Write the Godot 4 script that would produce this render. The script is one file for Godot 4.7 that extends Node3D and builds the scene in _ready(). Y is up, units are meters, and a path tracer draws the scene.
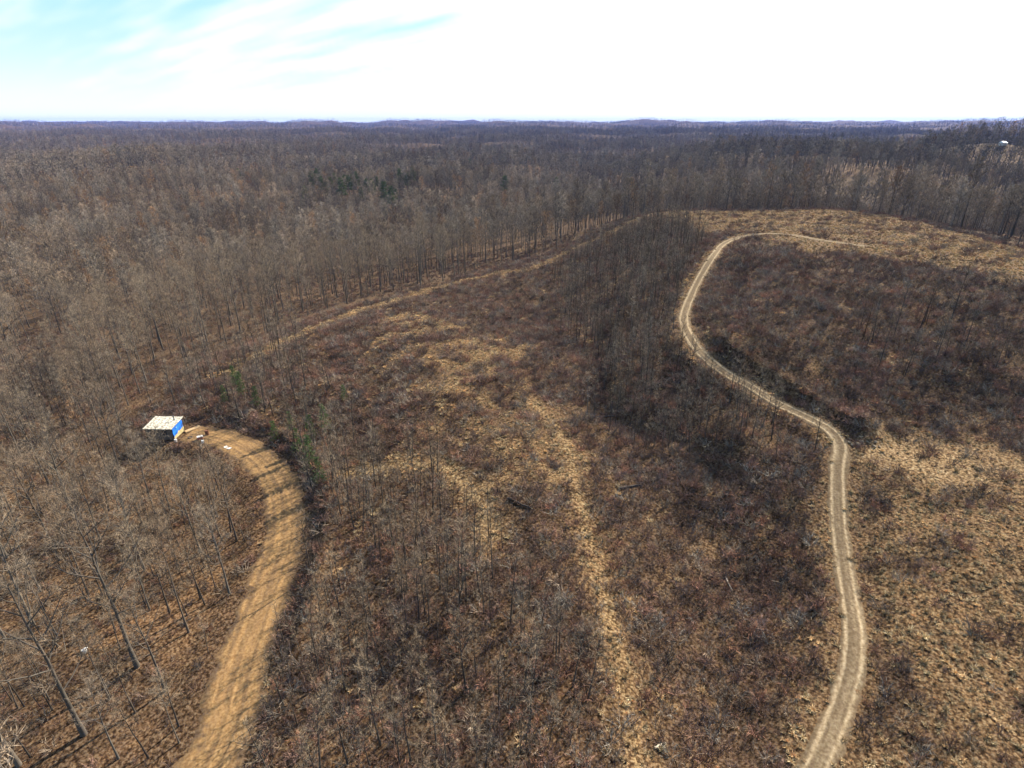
extends Node3D
# Bare winter hills seen from a drone. x right, y up, z towards the viewer, metres.
const CONTROL := [-54.1, -29.2, -2, -40.1, -28, 0, -23.9, -27.4, 1, -7, -27.1, 1.5, 9.2, -25.6, 4, 16.7, -27.4, 1, 22.4, -25.6, 4, 35.8, -25, 5, 46.9, -24.4, 6, -50.1, -39.8, -1, -37.3, -38.7, 0.3, -25.2, -37.7, 1.5, -8.3, -36.9, 2.5, 8.4, -38, 5, 19.7, -38.8, 1.5, 29.4, -35.2, 4.5, 40.7, -33.9, 6, 51.9, -33.1, 7, -70.8, -63.7, -4, -46.5, -59.3, -0.5, -27.9, -58, 2, -11.1, -56.7, 4.5, 7.9, -56.6, 6, 21.2, -55.4, 4, 31, -55.3, 5.5, 37, -52.8, 6, 51.3, -48.4, 8, 65.3, -47.2, 9, -95.1, -92.6, -6, -69.2, -83.7, -1, -54, -77.7, 1.5, -41, -74.4, 2, -25.5, -80.1, 5.5, -11, -77.9, 7.5, 7.4, -78.2, 6.5, 18.6, -72.3, 5.4, 27.4, -65.4, 8.5, 42.2, -63.4, 8.5, 50, -65.9, 9, 58.3, -64.6, 9, 74.9, -62.9, 9.2, -123, -138.6, -8, -92.4, -124.4, -5, -77.1, -132.6, -3, -49.4, -126.4, 3, -15.9, -104.2, 8.5, 6, -115.7, 5.5, 18, -97.5, 8, 30.7, -94.3, 13, 34.7, -76.8, 10, 34.5, -84.9, 14.6, 37, -78.5, 13, 52.2, -82.1, 14, 70.3, -75.5, 13.5, 89.8, -73.1, 13, -220.6, -243.6, -12, -146.1, -226.6, -12, -74.4, -196.2, -6, -18.1, -164.1, 4, 8.3, -168.9, 7, 19.4, -138.6, 8, 31.2, -136.7, 11, 46.1, -131.4, 17.5, 55.1, -107.4, 18.5, 69.1, -99.2, 18.8, 82.6, -93.6, 18.6, 104.5, -89.9, 18, 17.3, -207, 4, -11.8, -209.9, -1, -38.2, -191.4, -3, 53.3, -227.7, 14, 60.4, -152.2, 18.5, 75.2, -127.8, 20.5, 87.2, -113.5, 21, 99.4, -104.1, 20.3, 92.3, -219.6, 15.5, 118.3, -216.4, 17, 131, -198.3, 16.5, 127.6, -165.5, 17.5, 128.3, -144.1, 17.5, -120, -240, -14, -40, -290, -8, 30, -270, 0, 90, -280, 4, 150, -260, 2, 220, -260, -4, -160, -140, -14, -140, -60, -8, -90, 0, -3, 0, 0, 1, 60, 0, 5, 110, -20, 8, 0, 40, 0, -90, 60, -4, 110, 60, 8, 230, -120, 8, 200, -40, 10, 260, -200, 0, -250, -200, -16, -250, -50, -12, -200, -350, -16, 0, -380, -10, 150, -380, -12, 300, -350, -14]
const TRACK := [20.1, -24, 22.1, -26, 25.3, -29.5, 28.5, -33.5, 30.8, -37.5, 32.7, -42, 34.7, -47.2, 37, -52.8, 39.7, -58.8, 41.9, -62.7, 42, -65.7, 40.5, -67.9, 37.6, -71.4, 35, -75.7, 32.1, -80, 30.2, -85.3, 30.3, -92.9, 31.8, -101, 35.7, -111, 40.7, -121.6, 46.2, -131.9, 53.7, -146.1, 60.5, -152.4, 66.6, -152.8, 70.8, -147.8, 73.6, -138.2, 79.8, -128.1]
const DIRT_ROAD := [-23.4, -24, -23.3, -27.4, -23.4, -31.1, -24.4, -35.8, -25, -41.2, -25.6, -46.5, -26.3, -51.8, -28, -57.3, -30.6, -62.9, -35.6, -69.2, -41.1, -73.8, -46.3, -76.6, -50.3, -77.6]
const TRAIL := [9.6, -23.8, 9.3, -25.9, 9.4, -29.6, 9.3, -33.7, 9, -37.3, 8.8, -42, 8.5, -47.4, 8, -53.5, 7.8, -60, 7.5, -66, 6.2, -72.5, 2.8, -79.1]
const SIDE_TRAIL := [-22.3, -64.1, -14.7, -63.6, -9.3, -62.5, -5.8, -58.6, -3.1, -53.7, -2.4, -49]
const LINK_TRAIL := [-5.1, -57, -1.5, -58.6, 2.3, -61.7, 4.2, -60.9, 5.9, -58.7]
const EDGE_TRAIL := [-53.3, -98.8, -47.4, -114.7, -38.3, -129.2, -24.7, -149, -9.2, -162, 8.4, -170.8, 23.6, -199.5, 39.4, -212.8, 53.9, -221.9]
const TOP_TRAIL := [72.5, -213.9, 69.1, -181.6, 68, -156.3]
const BANK := [31.3, -89.3, 32.6, -82, 36.4, -76.1, 40.2, -71, 43.6, -67, 46.5, -66.4]
const ROAD_BANK := [-43.8, -78.2, -37.6, -74.4, -31.4, -69.5, -26.4, -63, -23.7, -56.5, -22.1, -49.7, -21.5, -43.3, -21.1, -38.7]
const BARE_PATCH := [43.1, -62.1, 47.8, -66.4, 51.2, -64.6, 56.8, -62.4, 61.4, -60.2, 60.7, -56.2, 52.3, -55.7, 46.8, -58.1, 41.9, -57.3]
const GULLY := [20.6, -129.5, 16, -98.7, 14.1, -80, 18.8, -73.4, 24, -66.6, 26.1, -60.5]
const CLEARING := [-20.1, -19.5, -23.9, -27.4, -25.5, -36.7, -26.9, -43.9, -28.6, -51.3, -32.1, -60.7, -37.2, -68.8, -44.4, -73.4, -55.4, -75.2, -63.3, -82.4, -64, -88.9, -56.9, -89, -65.3, -97.1, -65.1, -110, -54.7, -121.6, -45.7, -137.5, -30.1, -149.2, -12.7, -170.3, 10, -204.1, 34.3, -227.1, 52.5, -233.1, 96.6, -230.4, 121.1, -221.8, 135.2, -205.1, 131.1, -170.5, 130.9, -145.4, 138.8, -113.3, 170, -60, 150, 30, -10, 30]
const YOUNG_LEFT := [-60.5, -78.3, -44.2, -72.8, -36.8, -67.6, -31.3, -56.8, -27.8, -46.7, -26.8, -40.2, -32.2, -41.9, -42.3, -50, -60.3, -61.5, -78, -81.1]
const YOUNG_SLOPE := [-83.1, -74.6, -60.3, -61.5, -42.3, -50, -32.2, -41.9, -27.3, -39.1, -25.1, -28.2, -41.3, -27.4]
const YOUNG_MID := [-25.1, -55.8, -26.8, -63.5, -23.9, -67.9, -11.8, -61.5, -3, -50.5, -0.7, -40.9, 3.9, -31, 6.1, -24.3, -20.3, -25.2, -21.8, -34.7, -22.6, -43.5]
const YOUNG_EDGE := [-63.9, -94.8, -62.3, -106.8, -44.1, -111.5, -31.1, -88.9, -23.4, -68.8, -21.8, -55.2, -25.4, -59.5, -30.2, -67.9, -42.6, -78.2, -53.5, -84.1]
const YOUNG_GULLY := [12.2, -161, 33.1, -195.5, 50.4, -198.9, 53.3, -168.9, 43.6, -132, 33.7, -112.3, 28.8, -97.2, 28.4, -84.1, 33.4, -75.2, 40, -65.7, 35.1, -61.7, 29.3, -63, 23.4, -64.5, 17.8, -68.6, 13.4, -77, 15, -94, 11.2, -127.8]
const YOUNG_HILL := [53.7, -87.2, 62.1, -92.7, 72.5, -88.1, 75.8, -81.3, 70, -74.8, 60.3, -75, 52, -78.6]
const THIN_WOOD := [-171.4, -167.2, -148.2, -170.4, -114.6, -140.1, -81.7, -106.4, -69.4, -85.4, -78, -81.1, -101, -90.4]
const GRASS_FIELD := [43.5, -58.5, 49, -67, 57.4, -63.2, 64.5, -61.1, 83.3, -59.1, 39.8, -17.5, 23.1, -18, 26.5, -25.4, 29.4, -30.5, 34.5, -40.5, 38.7, -51]
const GRASS_TOP := [53.9, -221.9, 93.4, -222.2, 116.9, -213.8, 125.6, -189.9, 125.6, -162.8, 126.1, -139.8, 96.1, -97.9, 88.2, -101.4, 82, -108.5, 75.5, -117.1, 63.2, -125.7, 62.4, -139.5, 62.3, -162.4, 54.7, -164.2, 54.6, -189.8]
const GRASS_MID := [-32.4, -129.5, -19.9, -133.6, -8.3, -107, -2, -87.4, 4.2, -74.8, 9.5, -69, 9.2, -55.4, 2.1, -55, -5.6, -65.6, -13.5, -79.9, -22.4, -97.8]
const GRASS_SPUR := [-6.9, -116.4, 3.4, -99.5, -1.2, -87.4, -7.7, -97.8]

# ---------------------------------------------------------------- height and zone grids (1 m)
const GX0 := -140
const GZ0 := -250
const GNX := 301
const GNZ := 291
var tps_x := PackedFloat64Array()
var tps_z := PackedFloat64Array()
var tps_w := PackedFloat64Array()
var hgrid := PackedFloat32Array()
var road_d := PackedFloat32Array()      # distance to the nearest road edge
var trail_d := PackedFloat32Array()
var clear_g := PackedFloat32Array()
var young_g := PackedFloat32Array()
var grass_g := PackedFloat32Array()
var thin_g := PackedFloat32Array()
var bare_g := PackedFloat32Array()
var edge_d := PackedFloat32Array()
var big := FastNoiseLite.new()
var mid := FastNoiseLite.new()
var fine := FastNoiseLite.new()
var rng := RandomNumberGenerator.new()
var sun_to := Vector3.ZERO
var names := {}
var M := {}

func _ready() -> void:
	rng.seed = 77
	setup_noise()
	# camera
	var cam := Camera3D.new()
	cam.name = "camera"
	cam.fov = 67.93
	cam.near = 0.5
	cam.far = 30000.0
	cam.position = Vector3(0, 46, 0)
	cam.rotation_degrees = Vector3(-24.7, 0, 0)
	add_child(cam)
	cam.current = true
	# sun
	var az := deg_to_rad(44.0)
	var el := deg_to_rad(37.0)
	sun_to = Vector3(sin(az) * cos(el), sin(el), -cos(az) * cos(el))
	var sun := DirectionalLight3D.new()
	sun.name = "sun"
	sun.basis = Basis.looking_at(-sun_to)
	sun.light_color = Color(1.0, 0.955, 0.88)
	sun.light_energy = 1.6
	sun.light_angular_distance = 0.5
	sun.shadow_enabled = true
	add_child(sun)
	# sky, air, exposure
	var e := Environment.new()
	e.background_mode = Environment.BG_SKY
	var sm := PanoramaSkyMaterial.new()
	sm.panorama = ImageTexture.create_from_image(sky_image())
	var sk := Sky.new()
	sk.sky_material = sm
	e.sky = sk
	e.tonemap_mode = Environment.TONE_MAPPER_LINEAR
	e.tonemap_exposure = 2.85
	e.fog_enabled = true
	e.fog_density = 0.00004
	e.fog_light_color = Color(0.42, 0.6, 1.0)
	e.sdfgi_enabled = true
	e.ssao_enabled = true
	e.ssil_enabled = true
	var we := WorldEnvironment.new()
	we.name = "surroundings"
	we.environment = e
	add_child(we)
	# structure
	make_grids()
	make_materials()
	make_ground()
	make_roads()
	# vegetation and things
	make_plants()
	make_cabin()
	make_yard_things()
	make_logs()
	make_far_house()

# ---------------------------------------------------------------- noise, sky
func setup_noise() -> void:
	big.seed = 5; big.frequency = 0.0021; big.fractal_octaves = 4
	mid.seed = 9; mid.frequency = 0.045; mid.fractal_octaves = 3
	fine.seed = 21; fine.frequency = 0.55; fine.fractal_octaves = 3

func sky_at(d: Vector3) -> Color:
	var elev := asin(clampf(d.y, -1, 1))
	var e: float = maxf(elev, 0.0)
	var blue := Color(0.12, 0.29, 0.40).lerp(Color(0.05, 0.14, 0.33), smoothstep(0.05, 1.1, e))
	var white := Color(0.40, 0.42, 0.44)
	var haze := exp(-pow(e / 0.085, 1.6))
	# thin cirrus drawn out along one wind direction
	var k := 1.0 / (d.y + 0.10)
	var px := d.x * k
	var pz := d.z * k
	var ax := px * 0.8 + pz * 0.6
	var az := -px * 0.6 + pz * 0.8
	var c := fine.get_noise_2d(ax * 0.55 + 3.0, az * 2.6) * 0.45 + mid.get_noise_2d(ax * 9.0, az * 30.0) * 0.35 + fine.get_noise_2d(ax * 1.7, az * 9.0) * 0.3
	c += 1.5 * ((d.x * sun_to.x + d.z * sun_to.z) / cos(asin(sun_to.y)) - 0.33)
	var cloud := 0.18 + 0.78 * smoothstep(-0.35, 0.5, c)
	var s: float = maxf(d.dot(sun_to), 0.0)
	var aur := 0.3 * pow(s, 5.0) + 0.6 * pow(s, 60.0)
	var col := blue.lerp(white, clampf(1.0 - (1.0 - haze) * (1.0 - cloud), 0, 1))
	return Color(col.r + aur * 0.9, col.g + aur * 0.92, col.b + aur * 0.9)

func sky_image() -> Image:
	var w := 2048
	var h := 1024
	var im := Image.create(512, 256, false, Image.FORMAT_RGBF)
	for j in 256:
		for i in 512:
			im.set_pixel(i, j, sky_at(pano(i + 0.5, j + 0.5, 512, 256)))
	im.resize(w, h, Image.INTERPOLATE_CUBIC)
	for j in range(420, 516):
		for i in w:
			im.set_pixel(i, j, sky_at(pano(i + 0.5, j + 0.5, w, h)))
	return im

func pano(i: float, j: float, w: int, h: int) -> Vector3:
	var a := i / w * TAU          # the panorama's left edge faces -Z
	var t := (0.5 - j / h) * PI
	return Vector3(sin(a) * cos(t), sin(t), -cos(a) * cos(t))

# ---------------------------------------------------------------- terrain
func solve_control() -> void:
	var n := CONTROL.size() / 3
	var a := []
	for i in n:
		tps_x.append(CONTROL[i * 3] / 100.0)
		tps_z.append(CONTROL[i * 3 + 1] / 100.0)
	for i in n + 3:
		var row := PackedFloat64Array()
		row.resize(n + 4)
		a.append(row)
	for i in n:
		for j in n:
			a[i][j] = kernel(tps_x[i] - tps_x[j], tps_z[i] - tps_z[j]) + (0.002 if i == j else 0.0)
		a[i][n] = 1.0; a[i][n + 1] = tps_x[i]; a[i][n + 2] = tps_z[i]
		a[n][i] = 1.0; a[n + 1][i] = tps_x[i]; a[n + 2][i] = tps_z[i]
		a[i][n + 3] = CONTROL[i * 3 + 2]
	var m := n + 3
	for c in m:
		var best := c
		for r in range(c + 1, m):
			if absf(a[r][c]) > absf(a[best][c]): best = r
		var sw: PackedFloat64Array = a[c]
		a[c] = a[best]; a[best] = sw
		var pr: PackedFloat64Array = a[c]
		for r in range(c + 1, m):
			var rr: PackedFloat64Array = a[r]
			var f := rr[c] / pr[c]
			if f == 0.0: continue
			for k in range(c, m + 1): rr[k] -= f * pr[k]
			a[r] = rr
	tps_w.resize(m)
	for c in range(m - 1, -1, -1):
		var s: float = a[c][m]
		for k in range(c + 1, m): s -= a[c][k] * tps_w[k]
		tps_w[c] = s / a[c][c]

func kernel(dx: float, dz: float) -> float:
	var r2 := dx * dx + dz * dz
	return 0.5 * r2 * log(r2) if r2 > 1e-12 else 0.0

func tps(x: float, z: float) -> float:
	x /= 100.0; z /= 100.0
	var n := tps_x.size()
	var s := tps_w[n] + tps_w[n + 1] * x + tps_w[n + 2] * z
	for i in n:
		var dx := x - tps_x[i]
		var dz := z - tps_z[i]
		var r2 := dx * dx + dz * dz
		if r2 > 1e-12: s += tps_w[i] * 0.5 * r2 * log(r2)
	return s

func far_h(x: float, z: float) -> float:
	var r := sqrt(x * x + z * z)
	var h := -12.0 + 22.0 * big.get_noise_2d(x * 1.3, z * 1.3) * smoothstep(200, 600, r)
	h += 26.0 * exp(-(pow((x - 380) / 230.0, 2) + pow((z + 620) / 190.0, 2)))      # the wooded hill across the valley
	h += 14.0 * exp(-(pow((x - 435) / 75.0, 2) + pow((z + 548) / 70.0, 2)))      # the knoll that carries the far house
	h += 15.0 * exp(-(pow((x - 262) / 110.0, 2) + pow((z + 440) / 85.0, 2)))     # the slope with the old clearing
	h += 12.0 * exp(-(pow((x + 350) / 260.0, 2) + pow((z + 620) / 220.0, 2)))
	h += smoothstep(900, 3000, r) * (10.0 + 22.0 * big.get_noise_2d(x * 0.35 + 900, z * 0.5))
	h += smoothstep(3000, 6500, r) * (12.0 + 80.0 * big.get_noise_2d(x * 0.35 - 500, z * 0.3 + 77))
	return h

func near_weight(x: float, z: float) -> float:
	return 1.0 - smoothstep(0.0, 1.0, clampf((sqrt(x * x + (z + 120) * (z + 120)) - 190.0) / 170.0, 0, 1))

var coarse := PackedFloat32Array()
const CN := 121
const CS := 6.0
func make_coarse() -> void:        # control surface blended into the far hills, every 6 m, centred on (0, -120)
	coarse.resize(CN * CN)
	for j in CN:
		for i in CN:
			var x := (i - 60) * CS
			var z := (j - 60) * CS - 120.0
			var w := near_weight(x, z)
			var h := far_h(x, z)
			if w > 0.0: h = lerpf(h, tps(x, z), w)
			coarse[j * CN + i] = h

func cubic(a: float, b: float, c: float, d: float, t: float) -> float:
	return b + 0.5 * t * (c - a + t * (2 * a - 5 * b + 4 * c - d + t * (3 * (b - c) + d - a)))

func base_h(x: float, z: float) -> float:
	var u := x / CS + 60.0
	var v := (z + 120.0) / CS + 60.0
	if u < 1.0 or v < 1.0 or u > CN - 3 or v > CN - 3: return far_h(x, z)
	var i := int(u)
	var j := int(v)
	u -= i; v -= j
	var q := PackedFloat32Array([0, 0, 0, 0])
	for k in 4:
		var o := (j - 1 + k) * CN + i
		q[k] = cubic(coarse[o - 1], coarse[o], coarse[o + 1], coarse[o + 2], u)
	return cubic(q[0], q[1], q[2], q[3], v)

func grid(g: PackedFloat32Array, x: float, z: float, outside := 0.0) -> float:
	var u := x - GX0
	var v := z - GZ0
	if u < 0.0 or v < 0.0 or u >= GNX - 1 or v >= GNZ - 1: return outside
	var i := int(u)
	var j := int(v)
	u -= i; v -= j
	var o := j * GNX + i
	return lerpf(lerpf(g[o], g[o + 1], u), lerpf(g[o + GNX], g[o + GNX + 1], u), v)

func height(x: float, z: float) -> float:
	var u := x - GX0
	var v := z - GZ0
	if u < 0.0 or v < 0.0 or u >= GNX - 1 or v >= GNZ - 1: return base_h(x, z)
	return grid(hgrid, x, z)

func line_of(a: Array) -> Curve3D:       # smooth world polyline through the given x, z pairs
	var c := Curve3D.new()
	var n := a.size() / 2
	for i in n:
		var p := Vector3(a[i * 2], 0, a[i * 2 + 1])
		var q := Vector3(a[maxi(i - 1, 0) * 2], 0, a[maxi(i - 1, 0) * 2 + 1])
		var s := Vector3(a[mini(i + 1, n - 1) * 2], 0, a[mini(i + 1, n - 1) * 2 + 1])
		var t := (s - q) / 6.0
		c.add_point(p, -t, t)
	c.bake_interval = 0.5
	return c

func poly(a: Array) -> PackedVector2Array:
	var p := PackedVector2Array()
	for i in a.size() / 2: p.append(Vector2(a[i * 2], a[i * 2 + 1]))
	return p

func stamp(g: PackedFloat32Array, a: Array, half: float, reach: int, hr = null) -> void:
	# distance from the edge of a way, and the way's own height at the nearest point
	for p in line_of(a).get_baked_points():
		var ci := int(round(p.x)) - GX0
		var cj := int(round(p.z)) - GZ0
		var hh := 0.0
		if hr != null: hh = base_h(p.x, p.z)
		for j in range(maxi(cj - reach, 0), mini(cj + reach, GNZ - 1) + 1):
			for i in range(maxi(ci - reach, 0), mini(ci + reach, GNX - 1) + 1):
				var d := Vector2(i + GX0 - p.x, j + GZ0 - p.z).length() - half
				var o := j * GNX + i
				if d < g[o]:
					g[o] = d
					if hr != null: hr[o] = hh

func blank(v: float) -> PackedFloat32Array:
	var g := PackedFloat32Array()
	g.resize(GNX * GNZ)
	g.fill(v)
	return g

func blur(g: PackedFloat32Array) -> PackedFloat32Array:
	var out := g.duplicate()
	for j in range(1, GNZ - 1):
		for i in range(1, GNX - 1):
			var o := j * GNX + i
			out[o] = (g[o] * 4.0 + 2.0 * (g[o - 1] + g[o + 1] + g[o - GNX] + g[o + GNX]) + g[o - GNX - 1] + g[o - GNX + 1] + g[o + GNX - 1] + g[o + GNX + 1]) / 16.0
	return out

func fill(g: PackedFloat32Array, a: Array, value: float, wobble: float) -> void:
	var p := poly(a)
	var lo := p[0]
	var hi := p[0]
	for q in p:
		lo = lo.min(q); hi = hi.max(q)
	for j in range(maxi(int(lo.y) - GZ0 - 6, 0), mini(int(hi.y) - GZ0 + 6, GNZ - 1)):
		for i in range(maxi(int(lo.x) - GX0 - 6, 0), mini(int(hi.x) - GX0 + 6, GNX - 1)):
			var x := float(i + GX0)
			var z := float(j + GZ0)
			var w := Vector2(x + wobble * 2.0 * mid.get_noise_2d(x * 3.0, z * 3.0), z + wobble * 2.0 * mid.get_noise_2d(x * 3.0 + 400, z * 3.0))
			if Geometry2D.is_point_in_polygon(w, p): g[j * GNX + i] = maxf(g[j * GNX + i], value)

func make_grids() -> void:
	solve_control()
	make_coarse()
	road_d = blank(50.0)
	trail_d = blank(50.0)
	var rh := blank(0.0)
	stamp(road_d, TRACK, 1.2, 9, rh)
	stamp(road_d, DIRT_ROAD, 2.5, 10, rh)
	stamp(trail_d, TRAIL, 0.45, 8)
	stamp(trail_d, SIDE_TRAIL, 0.7, 7)
	stamp(trail_d, LINK_TRAIL, 0.5, 7)
	edge_d = blank(50.0)
	stamp(edge_d, EDGE_TRAIL, 1.5, 9)
	stamp(edge_d, TOP_TRAIL, 0.4, 7)
	var bank_d := blank(50.0)
	stamp(bank_d, BANK, 0.0, 8)
	var bank2_d := blank(50.0)
	stamp(bank2_d, ROAD_BANK, 0.0, 8)
	var gully_d := blank(50.0)
	stamp(gully_d, GULLY, 0.0, 8)
	clear_g = blank(0.0); fill(clear_g, CLEARING, 1.0, 2.0)
	young_g = blank(0.0)
	fill(young_g, YOUNG_LEFT, 0.9, 4.0); fill(young_g, YOUNG_SLOPE, 0.25, 4.0); fill(young_g, YOUNG_MID, 1.0, 3.0); fill(young_g, YOUNG_EDGE, 0.5, 3.0)
	fill(young_g, YOUNG_GULLY, 1.0, 3.0); fill(young_g, YOUNG_HILL, 0.42, 2.0)
	bare_g = blank(0.0); fill(bare_g, BARE_PATCH, 1.0, 2.0); bare_g = blur(blur(bare_g))
	thin_g = blank(0.0); fill(thin_g, THIN_WOOD, 1.0, 3.0); fill(young_g, THIN_WOOD, 0.9, 3.0)
	grass_g = blank(0.0)
	fill(grass_g, GRASS_FIELD, 1.0, 3.0); fill(grass_g, GRASS_TOP, 1.0, 3.0); fill(grass_g, GRASS_MID, 0.7, 6.0); fill(grass_g, GRASS_SPUR, 0.9, 3.0)
	clear_g = blur(clear_g); young_g = blur(blur(young_g)); grass_g = blur(blur(grass_g))
	hgrid = blank(0.0)
	for j in GNZ:
		for i in GNX:
			var x := float(i + GX0)
			var z := float(j + GZ0)
			var o := j * GNX + i
			var h := base_h(x, z)
			h += 0.5 * mid.get_noise_2d(x * 1.4, z * 1.4) * smoothstep(0.0, 5.0, road_d[o])
			if bank2_d[o] < 6.0: h += 1.9 * exp(-bank2_d[o] * bank2_d[o] / 4.0)
			if bank_d[o] < 6.0: h += 2.0 * exp(-bank_d[o] * bank_d[o] / 5.0)
			if gully_d[o] < 8.0: h -= 1.6 * exp(-gully_d[o] * gully_d[o] / 7.0)
			if road_d[o] < 3.0: h = lerpf(rh[o], h, smoothstep(0.7, 2.8, road_d[o]))
			h += 0.12 * fine.get_noise_2d(x, z) * smoothstep(0.3, 1.5, road_d[o])
			hgrid[o] = h
	var soft := blur(blur(blur(hgrid)))      # worn smooth where wheels run
	for o in GNX * GNZ:
		if road_d[o] < 1.2: hgrid[o] = lerpf(soft[o], hgrid[o], smoothstep(0.2, 1.2, road_d[o]))

# ---------------------------------------------------------------- materials
func noise_image(sd: int, freq: float, oct: int, kind: int, size := 512) -> Image:
	var n := FastNoiseLite.new()
	n.seed = sd
	n.frequency = freq
	n.fractal_octaves = oct
	n.noise_type = kind
	var im := n.get_seamless_image(size, size, false, false, 0.15, true)
	im.convert(Image.FORMAT_RGB8)
	return im

func remap_image(im: Image, lo: float, hi: float, warm := 0.0) -> Image:
	# grey noise to a light-dark mottle, dark flecks a little redder
	var data := im.get_data()
	for i in data.size() / 3:
		var t := data[i * 3] / 255.0
		var v := lerpf(lo, hi, t)
		data[i * 3] = int(255.0 * clampf(v * (1.0 + warm * (1.0 - t)), 0, 1))
		data[i * 3 + 1] = int(255.0 * clampf(v, 0, 1))
		data[i * 3 + 2] = int(255.0 * clampf(v * (1.0 - warm * (1.0 - t)), 0, 1))
	return Image.create_from_data(im.get_width(), im.get_height(), false, Image.FORMAT_RGB8, data)

func plain(col: Color, rough := 0.9, spec := 0.3) -> StandardMaterial3D:
	var m := StandardMaterial3D.new()
	m.albedo_color = col.linear_to_srgb()
	m.roughness = rough
	m.metallic_specular = spec
	return m

func vcol(tint := Color.WHITE, rough := 0.95) -> StandardMaterial3D:
	var m := plain(tint, rough, 0.2)
	m.vertex_color_use_as_albedo = true
	return m

func make_materials() -> void:
	var grain := noise_image(3, 0.03, 5, FastNoiseLite.TYPE_SIMPLEX_SMOOTH)
	var speck := noise_image(8, 0.30, 3, FastNoiseLite.TYPE_VALUE)
	var g := vcol(Color.WHITE, 1.0)
	g.albedo_texture = ImageTexture.create_from_image(remap_image(grain, 0.25, 1.45, 0.08))
	g.uv1_scale = Vector3(1.0 / 7.0, 1.0 / 7.0, 1)
	g.detail_enabled = true
	g.detail_blend_mode = BaseMaterial3D.BLEND_MODE_MUL
	g.detail_uv_layer = BaseMaterial3D.DETAIL_UV_2
	g.detail_albedo = ImageTexture.create_from_image(remap_image(speck, 0.35, 1.4, 0.1))
	g.uv2_scale = Vector3(1.0 / 17.3, 1.0 / 17.3, 1)
	g.heightmap_enabled = true
	g.heightmap_texture = ImageTexture.create_from_image(grain)
	g.heightmap_scale = 6.0
	M.ground = g
	var r := g.duplicate()
	r.albedo_texture = ImageTexture.create_from_image(remap_image(grain, 0.78, 1.12, 0.03))
	r.detail_albedo = ImageTexture.create_from_image(remap_image(speck, 0.75, 1.15, 0.03))
	r.heightmap_scale = 0.8
	M.road = r
	var tints := [Color(1, 1, 1), Color(1.18, 1.15, 1.08), Color(0.8, 0.78, 0.76), Color(1.0, 0.92, 0.84)]
	M.bark = []
	for t in tints: M.bark.append(vcol(t))
	M.plant = vcol()
	var lf := vcol()
	lf.backlight_enabled = true
	lf.backlight = Color(0.25, 0.22, 0.15)
	M.straw = lf

# ---------------------------------------------------------------- ground
func zone_color(x: float, z: float) -> Color:
	var a := mid.get_noise_2d(x * 1.0, z * 1.0)
	var b := mid.get_noise_2d(x * 3.1 + 300, z * 3.1)
	var c := fine.get_noise_2d(x * 1.2, z * 1.2)
	var litter := Color(0.198, 0.132, 0.077).lerp(Color(0.112, 0.08, 0.054), clampf(0.5 + 1.1 * a + 0.5 * c, 0, 1))
	var clear := grid(clear_g, x, z)
	litter = litter.lerp(Color(0.135, 0.102, 0.073), 0.55 * smoothstep(-70.0, -130.0, z))      # older, greyer leaf litter deeper in the wood
	if clear < 0.01: return litter
	var soil := Color(0.085, 0.06, 0.043).lerp(Color(0.15, 0.105, 0.062), clampf(0.3 + 1.0 * b + 0.6 * c, 0, 1))
	var straw := Color(0.27, 0.19, 0.105).lerp(Color(0.135, 0.095, 0.058), clampf(0.5 + 0.9 * b + 0.7 * c, 0, 1))
	var gr := grass_amount(x, z, b, c)
	var out := soil.lerp(straw, gr)
	var young := grid(young_g, x, z)
	out = out.lerp(litter, clampf(young * 0.7, 0, 1) * (1.0 - gr))
	var t := grid(trail_d, x, z, 50.0)
	if t < 0.6: out = out.lerp(Color(0.28, 0.215, 0.125), clampf(0.4 - t * 0.8 + 0.9 * c, 0, 1))
	var bare := grid(bare_g, x, z)
	if bare > 0.02: out = out.lerp(Color(0.33, 0.255, 0.155), bare * 0.75 * clampf(0.75 + 0.5 * c + 0.4 * b, 0, 1))
	return litter.lerp(out, clear)

func grass_amount(x: float, z: float, b: float, c: float) -> float:
	var g := grid(grass_g, x, z)
	var t := grid(trail_d, x, z, 50.0)
	var patch := clampf(g * 1.2 + (1.2 if x < 30.0 else 0.95) * b + 0.5 * c - 0.3, 0, 1) if g > 0.02 else clampf(b * 1.2 - (0.36 if x > 36.0 else 0.32) + 0.4 * c, 0, 0.75)
	var rd := grid(road_d, x, z, 50.0)
	if rd < 4.0 and x > 10.0: patch = maxf(patch, clampf(0.62 - rd * 0.3 + 0.7 * c + 0.7 * b, 0, 1))
	patch = maxf(patch, clampf(0.75 - grid(edge_d, x, z, 50.0) * 0.3 + 0.6 * c + 0.7 * b, 0, 1))
	patch = maxf(patch, clampf(0.86 - t * 0.36 + 0.5 * c + 0.4 * b, 0, 1))
	return patch

func mesh_of(v: PackedVector3Array, n: PackedVector3Array, c: PackedColorArray, idx: PackedInt32Array, uv := PackedVector2Array()) -> ArrayMesh:
	var a := []
	a.resize(Mesh.ARRAY_MAX)
	a[Mesh.ARRAY_VERTEX] = v
	if n.size(): a[Mesh.ARRAY_NORMAL] = n
	if c.size(): a[Mesh.ARRAY_COLOR] = c
	if uv.size():
		a[Mesh.ARRAY_TEX_UV] = uv
		a[Mesh.ARRAY_TEX_UV2] = uv
	if idx.size(): a[Mesh.ARRAY_INDEX] = idx
	var m := ArrayMesh.new()
	m.add_surface_from_arrays(Mesh.PRIMITIVE_TRIANGLES, a)
	return m

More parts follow.
